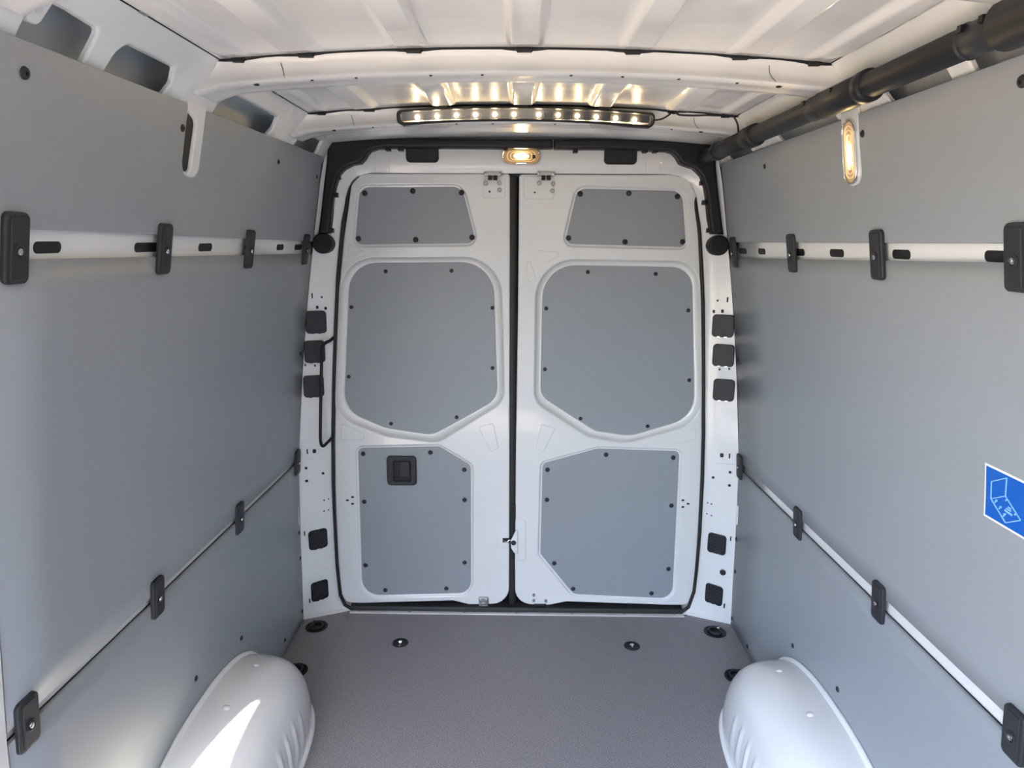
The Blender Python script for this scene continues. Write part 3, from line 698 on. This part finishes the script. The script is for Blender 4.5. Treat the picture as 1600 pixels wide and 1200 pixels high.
# inner handle of door_1
c = at_Y(628, 734.8, YDR + .003); hx, hz = .060, .062
fnh = lambda u, v, w: (c.x + u, c.y - w, c.z + v)
rect = lambda a, b, r, dx=0, dz=0: rpoly([(dx - a, dz - b, r), (dx + a, dz - b, r), (dx + a, dz + b, r), (dx - a, dz + b, r)])
bez = plate('handle_bezel', rect(hx, hz, .016), [rect(.033, .042, .006, .002, -.002)], .011, .005, fnh, 'charcoal', dl)
plate('handle_recess', rect(.034, .043, .006, .002, -.002), [], .0015, .0005, fnh, 'black', bez, seg=1)
plate('handle_lever', rect(.021, .0335, .005, .012, .006), [], .0095, .003, fnh, 'charcoal', bez)
plate('lock_slider', rect(.009, .004, .001, -.018, -.034), [], .007, .001, fnh, 'charcoal', bez); plate('lock_mark', rect(.006, .003, .001, .008, -.036), [], .006, .001, fnh, 'charcoal', bez)

# ------------------------------------------------------------------ black trim over the header
YT = 2.596
tl = [(816, 217), (700, 216.5), (640, 215), (575, 216), (522, 216.5), (514, 220), (511, 229), (509.5, 254), (505, 290), (501.5, 324), (498, 352), (496, 365)]
tri = [(513.5, 365), (517, 335), (519, 308), (523, 290), (528, 274), (536.5, 263.5), (549, 257), (562, 255), (569, 247), (572, 241), (577, 235.5), (587, 232), (606, 230.5), (640, 230.5), (700, 230.5), (816, 231.5)]
tl_r = [(1113, 366), (1108.5, 340), (1106, 310), (1103, 292), (1097, 275), (1086, 263), (1071, 258), (1064, 254.5), (1058, 244), (1052, 238.5), (1044, 236), (1020, 235), (995, 233.5), (940, 232.5)]
tr_r = [(940, 217.5), (1040, 219), (1105, 221), (1112, 222.5), (1116.5, 227), (1118.5, 236), (1119.5, 262), (1122, 290), (1125.5, 320), (1129, 350), (1131.5, 366)]
hcov = empty('header_trim', (0, YT, 1.51))
def ball(px, py, r=15.0): c = rp(px, py, YT); return [(c[0] + r / 405 * math.cos(a), c[1] + r / 405 * math.sin(a)) for a in [2 * PI * k / 24 for k in range(24)]]
fnt = lambda u, v, w: (u, YT + .050 - w, v)
left_half = [rp(x, y, YT) for x, y in tl] + [rp(x, y, YT) for x, y in tri]
right_half = [rp(x, y, YT) for x, y in [(866, 217.3)] + tr_r] + [rp(x, y, YT) for x, y in tl_r + [(866, 232)]]
lo = plate('trim_cover', dedup(left_half + [rp(864, 231.5, YT), rp(864, 217.2, YT)]), [], .050, .010, fnt, 'black', hcov)
ro = plate('trim_cover', dedup(right_half), [], .051, .010, fnt, 'black', hcov)
for px, py in ((503.5, 380.5), (1123.5, 383.5)):
    plate('round_end', ball(px, py), [], .056, .006, lambda u, v, w: (u, YT + .052 - w, v), 'black', hcov)
for px in (604, 624, 790, 900, 1026, 1010):
    p = at_Y(px, 231.5 if px < 900 else 234.5, YT); plate('trim_clip', [(p.x - .008, p.z - .006), (p.x + .008, p.z - .006), (p.x + .008, p.z + .006), (p.x - .008, p.z + .006)], [], .040, .002, fnt, 'black', hcov)
for px, py in ((526, 276), (522, 304), (515, 360), (1100, 285), (1104, 316), (1111, 360)):
    p = at_Y(px, py, YT); plate('trim_clip', [(p.x - .006, p.z - .008), (p.x + .006, p.z - .008), (p.x + .006, p.z + .008), (p.x - .006, p.z + .008)], [], .030, .002, fnt, 'black', hcov)
tag(hcov, 'black plastic trim framing the top of the rear doors, round at both ends', 'trim')

# ------------------------------------------------------------------ dome lamp in the header
c = at_Y(814.5, 244, 2.640)
lamp = empty('dome_lamp', c)
fnl = lambda u, v, w: (c.x + u, c.y + .008 - w, c.z + v)
def lens_set(fn, a, b, parent, core=.55, n=4):
    plate('bezel', rect(a, b, min(a, b) * .9), [rect(a * .93, b * .84, min(a, b) * .76)], .014, .003, fn, 'chrome', parent)
    ln_ = plate('lens', rect(a * .93, b * .84, min(a, b) * .76), [], .008, .002, fn, 'lensglow', parent)
    for k in range(1, n):
        f = .93 - .17 * k; g_ = .84 - .19 * k
        plate('lens_ring', rect(a * f, b * g_, min(a, b) * g_ * .9), [rect(a * (f - .06), b * (g_ - .08), min(a, b) * (g_ - .1) * .9)], .0105, .0012, fn, 'lensring', ln_, seg=2)
lens_set(fnl, .070, .029, lamp)
plate('bulb_window', rect(.019, .0075, .007), [], .0125, .003, fnl, 'bulb', lamp)
plate('lamp_switch', rect(.006, .006, .002, .046, -.002), [], .014, .002, fnl, 'black', lamp)
tag(lamp, 'small oval lit dome lamp above the gap between the doors', 'lamp')

# ------------------------------------------------------------------ LED bar on the rear roof bow
YB = 2.200
bar = empty('led_light_bar', (0.01, YB, 1.90))
def bz(x): return 1.9085 - .016 * ((x - .01) / .39) ** 2 - .004 * x
def bar_sheet(name, xa, xb, lo_, hi_, t, b, off, m, n=24):
    pts = [(xa + (xb - xa) * k / n, lo_) for k in range(n + 1)] + [(xb - (xb - xa) * k / n, hi_) for k in range(n + 1)]
    P2 = [(x, bz(x) + z) for x, z in pts]
    return plate(name, P2, [], t, b, lambda u, v, w: (u, YB + off - w - .010 * (v - bz(u)) / .02, v), m, bar, back=True)
bm = bmesh.new()
hs = rpoly([(-.378, -.020, .018), (.398, -.020, .018), (.398, .021, .012), (-.378, .021, .012)])
hs = [(x, z + bz(x)) for x, z in densify(hs, .03)]
hole_ = [(x, z + bz(x)) for x, z in densify(rpoly([(-.364, -.0135, .012), (.384, -.0135, .012), (.384, .015, .008), (-.364, .015, .008)]), .03)]
plate('housing', hs, [hole_], .030, .004, lambda u, v, w: (u, YB + .024 - w - .25 * (v - bz(u)), v), 'black', bar)
plate('reflector', hole_, [], .010, .001, lambda u, v, w: (u, YB + .024 - w - .25 * (v - bz(u)), v), 'hole', bar)
LX = [at_Y(x, 182, YB).x for x in (651, 682, 712.5, 742.5, 773, 803, 842, 872.5, 902.5, 932.5, 963, 993)]
for i, x in enumerate(LX):
    z = bz(x) + .001; y = YB + .013
    bm = bmesh.new(); lathe_bm(bm, (x, y, z), (0, -1, -.25), [(.0062, 0), (.0055, .004), (.003, .0062)], 12); add_obj('led', bm, 'led', bar, 50)
    if i < len(LX) - 1 and i != 5:
        xm = x + .031
        plate('circuit_plate', [(xm - .014, bz(xm) - .008), (xm + .014, bz(xm) - .008), (xm + .014, bz(xm) + .006), (xm - .014, bz(xm) + .006)], [], .002, .0006, lambda u, v, w: (u, YB + .014 - w - .25 * (v - bz(u)), v), 'black', bar, seg=1)
plate('front_lens', hole_, [], .0012, .0004, lambda u, v, w: (u, YB - .001 - w - .25 * (v - bz(u)), v), 'clear', bar, seg=1, back=True)
for x in (-.245, .01, .245):
    bm = bmesh.new(); box_bm(bm, (x, YB + .006, bz(x) + .026), (.030, .022, .018)); add_obj('mounting_clip', bm, 'charcoal', bar)
for x in (-.25, .235):
    bm = bmesh.new(); box_bm(bm, (x, YB + .022, bz(x) - .022), (.05, .016, .012)); add_obj('bracket', bm, 'steel', bar)
tag(bar, 'long dark light bar with a row of lit diodes along the roof bow', 'light bar')

# cable from the bar to the pipe
cp = [at_Y(1020, 188, 2.195), at_Y(1034, 186, 2.19), at_Y(1046, 179, 2.19), at_Y(1054, 172, 2.195), at_Y(1060, 179, 2.19), at_Y(1080, 180.5, 2.19), at_Y(1105, 180, 2.19), at_Y(1128, 180, 2.19), at_Y(1137, 173, 2.195), at_Y(1146, 182, 2.19), at_Y(1152, 193, 2.19), at_Y(1154, 206, 2.20)]
cab = empty('lamp_cable', cp[0])
tube('wire', smoothpath(cp, 5), .0028, 'black', cab, 6)
for i in (3, 8):
    bm = bmesh.new(); lathe_bm(bm, cp[i] + Vector((0, .010, .004)), (0, -1, -.3), [(.014, 0), (.014, .008), (.009, .014), (.006, .018)], 12); add_obj('cable_clip', bm, 'black', cab, 40)
tag(cab, 'thin black cable clipped to the roof bow beside the light bar', 'cable')

# ------------------------------------------------------------------ conduit along the roof rail
px_, pz_ = .655, 1.832
pipe = empty('conduit_pipe', (px_, 2.60, pz_))
def seg(name, a, b, r, m='black', br=None):
    n = 24; r *= .95; a *= .95; b *= .95; prof = [(a, r * .9), (a + .003, r), (b - .003, r), (b, r * .9)]
    tube(name, [(px_, y, pz_) for y, _ in prof], [q for _, q in prof], m, pipe, n)
seg('pipe', .50, 2.735, .0255)
seg('collar', 2.52, 2.56, .031); seg('sleeve', 2.22, 2.52, .0285); seg('collar', 2.15, 2.235, .033)
seg('sleeve', 1.69, 1.745, .0285, 'charcoal'); seg('sleeve', 1.50, 1.70, .0305); seg('collar', 1.475, 1.505, .0325)
seg('clip_ring', 1.162, 1.17, .0285, 'charcoal'); seg('sleeve', 1.075, 1.165, .0265, 'charcoal'); seg('end_sleeve', .62, 1.085, .0365)
for y, w_ in ((1.745, .012), (1.15, .01), (1.10, .01), (1.60, .01)):
    bm = bmesh.new(); box_bm(bm, (px_ - .023, y * .95, pz_ + .012), (.012, w_, .010)); add_obj('snap_tab', bm, 'black', pipe)
tag(pipe, 'thick black segmented conduit pipe running along the roof rail', 'pipe')

# ------------------------------------------------------------------ side lamp in the notch
yl, zl = 1.608, 1.735
n = wall_n(zl, 1); lc = Vector((XW(zl), yl, zl)); v_ = n.cross(Vector((0, 1, 0))); v_ = v_ if v_.z > 0 else -v_
sidel = empty('wall_lamp', lc)
fnw = lambda u, v, w: lc + Vector((0, 1, 0)) * u + v_ * (v) + n * (w - .004)
plate('lamp_base', rpoly([(-.036, -.074, .034), (.033, -.074, .033), (.040, .088), (-.038, .088)]), [], .006, .002, fnw, 'paint', sidel)
def vert(a, b, r): return rect(a, b, r)
plate('bezel', vert(.0300, .070, .029), [vert(.0265, .066, .0255)], .012, .002, fnw, 'chrome', sidel)
ln2 = plate('lens', vert(.0265, .066, .0255), [], .009, .002, fnw, 'lensglow', sidel)
for k in range(1, 4): plate('lens_ring', vert(.0265 - .0055 * k, .066 - .009 * k, .0255 - .0055 * k), [vert(.0240 - .0055 * k, .0635 - .009 * k, .0230 - .0055 * k)], .0115, .001, fnw, 'lensring', ln2, seg=2)
plate('bulb_window', rect(.0075, .022, .007, -.004, -.006), [], .0125, .003, fnw, 'bulb', ln2)
tag(sidel, 'lit upright oval lamp set in a notch of the lining', 'lamp')

# ------------------------------------------------------------------ grab handle on the rear pillar
hp = [at_Y(520.5, 528, 2.635), at_Y(516, 532, 2.610), at_Y(508, 536.5, 2.585), at_Y(503.5, 545, 2.575), at_Y(502, 590, 2.57), at_Y(501, 640, 2.57), at_Y(500.5, 680, 2.57), at_Y(501.5, 692, 2.573), at_Y(505, 697, 2.580), at_Y(512, 691, 2.605), at_Y(520, 683, 2.635)]
tag(tube('grab_handle', smoothpath(hp, 5), .0062, 'black', None, 10), 'thin black bar grab handle bent at both ends on the rear pillar', 'handle')

# ------------------------------------------------------------------ square plugs on the rear pillars
def plug(px, py, w, h, label, slat, skew):
    c = on_pillar(px, py); n = pil_n(c.x, c.z); u = Vector((0, 0, 1)).cross(n).normalized(); v = n.cross(u)
    k = 1 / 405.0; a, b = w * k / 2 * .98, h * k / 2
    root = empty('pillar_plug', c)
    fn = lambda x, z, w_: c + u * x + v * (z + skew * x) + n * (w_ + .004)
    pl = plate('cover', rect(a, b, .35 * a), [], .007, .003, fn, 'charcoal' if not slat else 'black', root)
    if slat:
        for i in range(-3, 4):
            d0 = Vector((1, .8)).normalized(); o_ = Vector((-d0.y, d0.x)) * (i * .0105); sg = 1
            L = max(.008, .040 - abs(i) * .008)
            p, q = o_ - d0 * L, o_ + d0 * L
            pts = []
            p.x = max(-a * .86, min(a * .86, p.x)); q.x = max(-a * .86, min(a * .86, q.x)); p.y = max(-b * .86, min(b * .86, p.y)); q.y = max(-b * .86, min(b * .86, q.y))
            if (q - p).length < .006: continue
            t = Vector((-d0.y, d0.x)) * .0026
            plate('slat', [(p.x - t.x, p.y - t.y), (q.x - t.x, q.y - t.y), (q.x + t.x, q.y + t.y), (p.x + t.x, p.y + t.y)], [], .0098, .0014, fn, 'charcoal', pl, seg=2)
    for dx in (-.35, .30):
        plate('snap_tab', rect(.006, .0022, .001, dx * a, -b * .97), [], .0085, .001, fn, 'chrome' if px > 800 else 'charcoal', pl, seg=1)
    tag(root, label, 'plug', 'square plugs on the rear pillars')
for i, (x, y) in enumerate(((493.5, 503), (491.5, 549), (490, 603))):
    plug(x, y, 32, 35, 'plain black square plug on pillar with the grab handle, %s from top' % ORD[i], False, 0)
for i, (x, y) in enumerate(((1130, 509), (1130.5, 555), (1131, 609))):
    plug(x, y, 33, 35, 'plain black square plug on pillar without a handle, %s from top' % ORD[i], False, 0)
plug(496.5, 841.5, 31, 33, 'slatted square vent plug on pillar with the grab handle, the upper one', True, .05)
plug(499, 921.5, 29, 33, 'slatted square vent plug on pillar with the grab handle, just above floor', True, .08)
plug(1120.5, 849, 30, 34, 'slatted square vent plug on pillar without a handle, the upper one', True, -.05)
plug(1116, 928, 29, 34, 'slatted square vent plug on pillar without a handle, just above floor', True, -.08)

# ------------------------------------------------------------------ wheel arches
def wheel_arch(s, label):
    YC, Bq, Hq, Aq = 1.675, .450, .290, .230
    root = empty('wheel_arch', (s * .76, YC, 0))
    p_, q_ = 3.0, 2.35
    def X(r): return Aq * max(0.0, 1 - r ** p_) ** (1 / p_)
    nu, nv = 200, 44
    rings = []
    rr = [math.sin(PI / 2 * (k / nv)) ** .9 for k in range(nv + 1)]
    rr = [1 - (1 - r) for r in rr]
    for r in rr:
        ring = []
        for i in range(nu + 1):
            a = PI * i / nu; ca, sa = math.cos(a), math.sin(a)
            k = (abs(ca) ** q_ + abs(sa) ** q_) ** (-1 / q_)
            dy, z = ca * k * Bq * r, sa * k * Hq * r
            if z < .0: z = 0
            x = X(r) + .006
            # three upright grooves pressed into the inner face
            for g_ in (-.16, -.10, -.04, .02):
                e = abs(dy - g_ - .12) / .013
                if e < 1 and r < .93: x += .0045 * (1 - e * e) * min(1, max(0, (.17 - .25 * max(0, g_ + .04) - z) / .03)) * min(1, max(0, (z - .02) / .03))
            xx = s * (XW(z) - x)
            ring.append((xx, YC + dy, max(z, .0008)))
        rings.append(ring)
    bm = bmesh.new(); V = [[bm.verts.new(q) for q in r] for r in rings]
    for k in range(len(V) - 1):
        for i in range(nu):
            try: bm.faces.new((V[k][i], V[k][i + 1], V[k + 1][i + 1], V[k + 1][i]))
            except ValueError: pass
    add_obj('arch_shell', bm, 'paint', root, True)
    # flange against the lining and along the floor
    fl = []
    for i in range(nu + 1):
        a = PI * i / nu; ca, sa = math.cos(a), math.sin(a); k = (abs(ca) ** q_ + abs(sa) ** q_) ** (-1 / q_)
        dy, z = ca * k, sa * k
        z0 = z * Hq
        fl.append([(s * (XW(z0) - d), YC + dy * (Bq + o_), max(.0008, z * (Hq + o_))) for d, o_ in ((.018, -.004), (.012, .001), (.010, .005), (.007, .009), (.0015, .010), (.0004, .008))])
    bm = bmesh.new(); loft_bm(bm, fl, closed=False); add_obj('wall_flange', bm, 'paint', root, True)
    ft = []
    for i in range(41):
        dy = -Bq * .98 + 2 * Bq * .98 * i / 40; x = X(min(.999, abs(dy / Bq))) + .006
        cxn = s * (XW(0) - x)
        ft.append([(cxn + s * .004, YC + dy, .012), (cxn - s * .004, YC + dy, .008), (cxn - s * .010, YC + dy, .003), (cxn - s * .010, YC + dy, 0.0005)])
    bm = bmesh.new(); loft_bm(bm, ft, closed=False); add_obj('floor_flange', bm, 'paint', root, True)
    for dy in (.20, -.02):
        a = math.acos(dy / Bq); sa = (1 - abs(dy / Bq) ** q_) ** (1 / q_)
        r = .965; z = sa * Hq * r * 1.0; x = X(r * 1.0) * .30 + .012
        zt = Hq * (max(0, .985 ** q_ - abs(dy / Bq) ** q_)) ** (1 / q_)
        bm = bmesh.new(); lathe_bm(bm, (s * (XW(zt) - X(.985) * 1.0), YC + dy, zt), (-s * .35, .15, 1), [(.011, -.004), (.010, .002), (.005, .0045)], 12); add_obj('dimple', bm, 'paint', root, True)
    tag(root, label, 'wheel arch', 'wheel arches')
wheel_arch(-1, 'white wheel arch with a sunlit patch beside the dark floor')
wheel_arch(1, 'white wheel arch below the wall with the blue sticker')

# ------------------------------------------------------------------ tie-down cups in the floor
def cup(px, py, label, ang, r=.044):
    c = at_Z(px, py, 0.0); root = empty('tie_down_ring', (c.x, c.y, 0))
    bm = bmesh.new(); lathe_bm(bm, (c.x, c.y, 0), (0, 0, 1), [(r, .0002), (r, .0022), (r * .93, .0034), (r * .86, .0030), (r * .80, .0012), (r * .2, .0008)], 28); add_obj('cup', bm, 'black', root, 35)
    d = Vector((math.cos(ang), math.sin(ang), 0)); e = Vector((-d.y, d.x, 0)); b = Vector((c.x, c.y, .0065))
    pts = []
    for k in range(15):
        a = -PI * .62 + PI * 1.24 * k / 14; pts.append(b + (-d * math.cos(a) + e * math.sin(a)) * r * .58 + d * r * .05)
    tube('ring', pts, .0044, 'charcoal', root, 8)
    tube('hinge_bar', [b + d * r * .42 - e * r * .66, b + d * r * .42 + e * r * .66], .0052, 'black', root, 8)
    bm = bmesh.new(); lathe_bm(bm, b + d * r * .38 + e * r * .30, (0, 0, 1), [(.0065, -.004), (.0065, .004), (.004, .006)], 10); add_obj('bolt', bm, 'chrome' if px > 800 else 'charcoal', root, 40)
    tag(root, label, 'tie-down', 'tie-down rings in the floor')
cup(495, 979, 'black round tie-down ring in the floor below the pillar with the grab handle', PI)
cup(462, 1048, 'black tie-down ring beside the sunlit wheel arch', PI)
cup(1117, 987.5, 'black round tie-down ring in the floor below the pillar without a handle', 0)
cup(1151, 1057, 'black tie-down ring beside the wheel arch under the sticker wall', 0)
for px, py, lb in ((625.5, 1004.5, 'small dark floor bolt cup in front of the door with the inner handle'), (987.5, 1009.5, 'small dark floor bolt cup in front of the door without inner handle')):
    c = at_Z(px, py); root = empty('floor_bolt', (c.x, c.y, 0)); r = .031
    bm = bmesh.new(); lathe_bm(bm, (c.x, c.y, 0), (0, 0, 1), [(r, .0002), (r * .97, .0022), (r * .85, .0026), (r * .75, .001), (r * .2, .0008)], 24); add_obj('cup', bm, 'black', root, 35)
    bm = bmesh.new(); lathe_bm(bm, (c.x, c.y + .004, .001), (0, 0, 1), [(.0085, 0), (.0085, .003), (.006, .006)], 6); box_bm(bm, (c.x, c.y - .008, .003), (.006, .016, .004)); add_obj('bolt', bm, 'chrome', root)
    tag(root, lb, 'floor bolt', 'bolt cups in the floor')

# ------------------------------------------------------------------ blue load sticker on the lining
sk = empty('load_sticker', at_wall(1600, 800, 1))
za_, zb_, ya_, yb_ = 1.064, 1.163, .985, 1.166
def fk(y, z, w): return Vector((XW(z), y, z)) + wall_n(z, 1) * w
def quad(name, y0, y1, z0, z1, t, m):
    plate(name, densify([(y0, z0), (y1, z0), (y1, z1), (y0, z1)], .025), [], t, .0002, fk, m, sk, seg=1)
quad('sticker_border', ya_, yb_, za_, zb_, .0008, 'stickwhite'); quad('sticker_field', ya_ + .004, yb_ - .004, za_ + .004, zb_ - .004, .0011, 'blue')
def ln(a, b, w=.0008, m='linewhite'):
    A, B = at_wall(*a, 1), at_wall(*b, 1); A, B = Vector((A.y, A.z)), Vector((B.y, B.z)); d = (B - A).normalized(); t = Vector((-d.y, d.x)) * w
    plate('printed_line', [tuple(A - t), tuple(B - t), tuple(B + t), tuple(A + t)], [], .0026, .0001, fk, m, sk, seg=1)
z6 = lambda x, y: (1400 + x / 6, 680 + y / 6)
for a, b in (((905, 433), (1048, 400)), ((1048, 400), (1037, 570)), ((1037, 570), (900, 595)), ((900, 595), (905, 433)), ((900, 595), (1037, 820)), ((1037, 820), (1180, 797)), ((1180, 797), (1037, 570))):
    ln(z6(*a), z6(*b))
for a, b, w in (((935, 630), (958, 605), .0010), ((975, 690), (998, 668), .0010), ((1015, 760), (1040, 735), .0012), ((1038, 612), (1050, 604), .0014), ((1122, 745), (1136, 738), .0014),
                ((1030, 700), (1100, 750), .0016), ((1045, 685), (1090, 712), .0013), ((1062, 672), (1090, 690), .0012), ((1020, 735), (1036, 748), .0008), ((945, 605), (960, 618), .0008), ((985, 665), (1000, 680), .0008)):
    ln(z6(*a), z6(*b), w)
tag(sk, 'blue load-securing sticker with white border and line drawing of a crate', 'sticker')
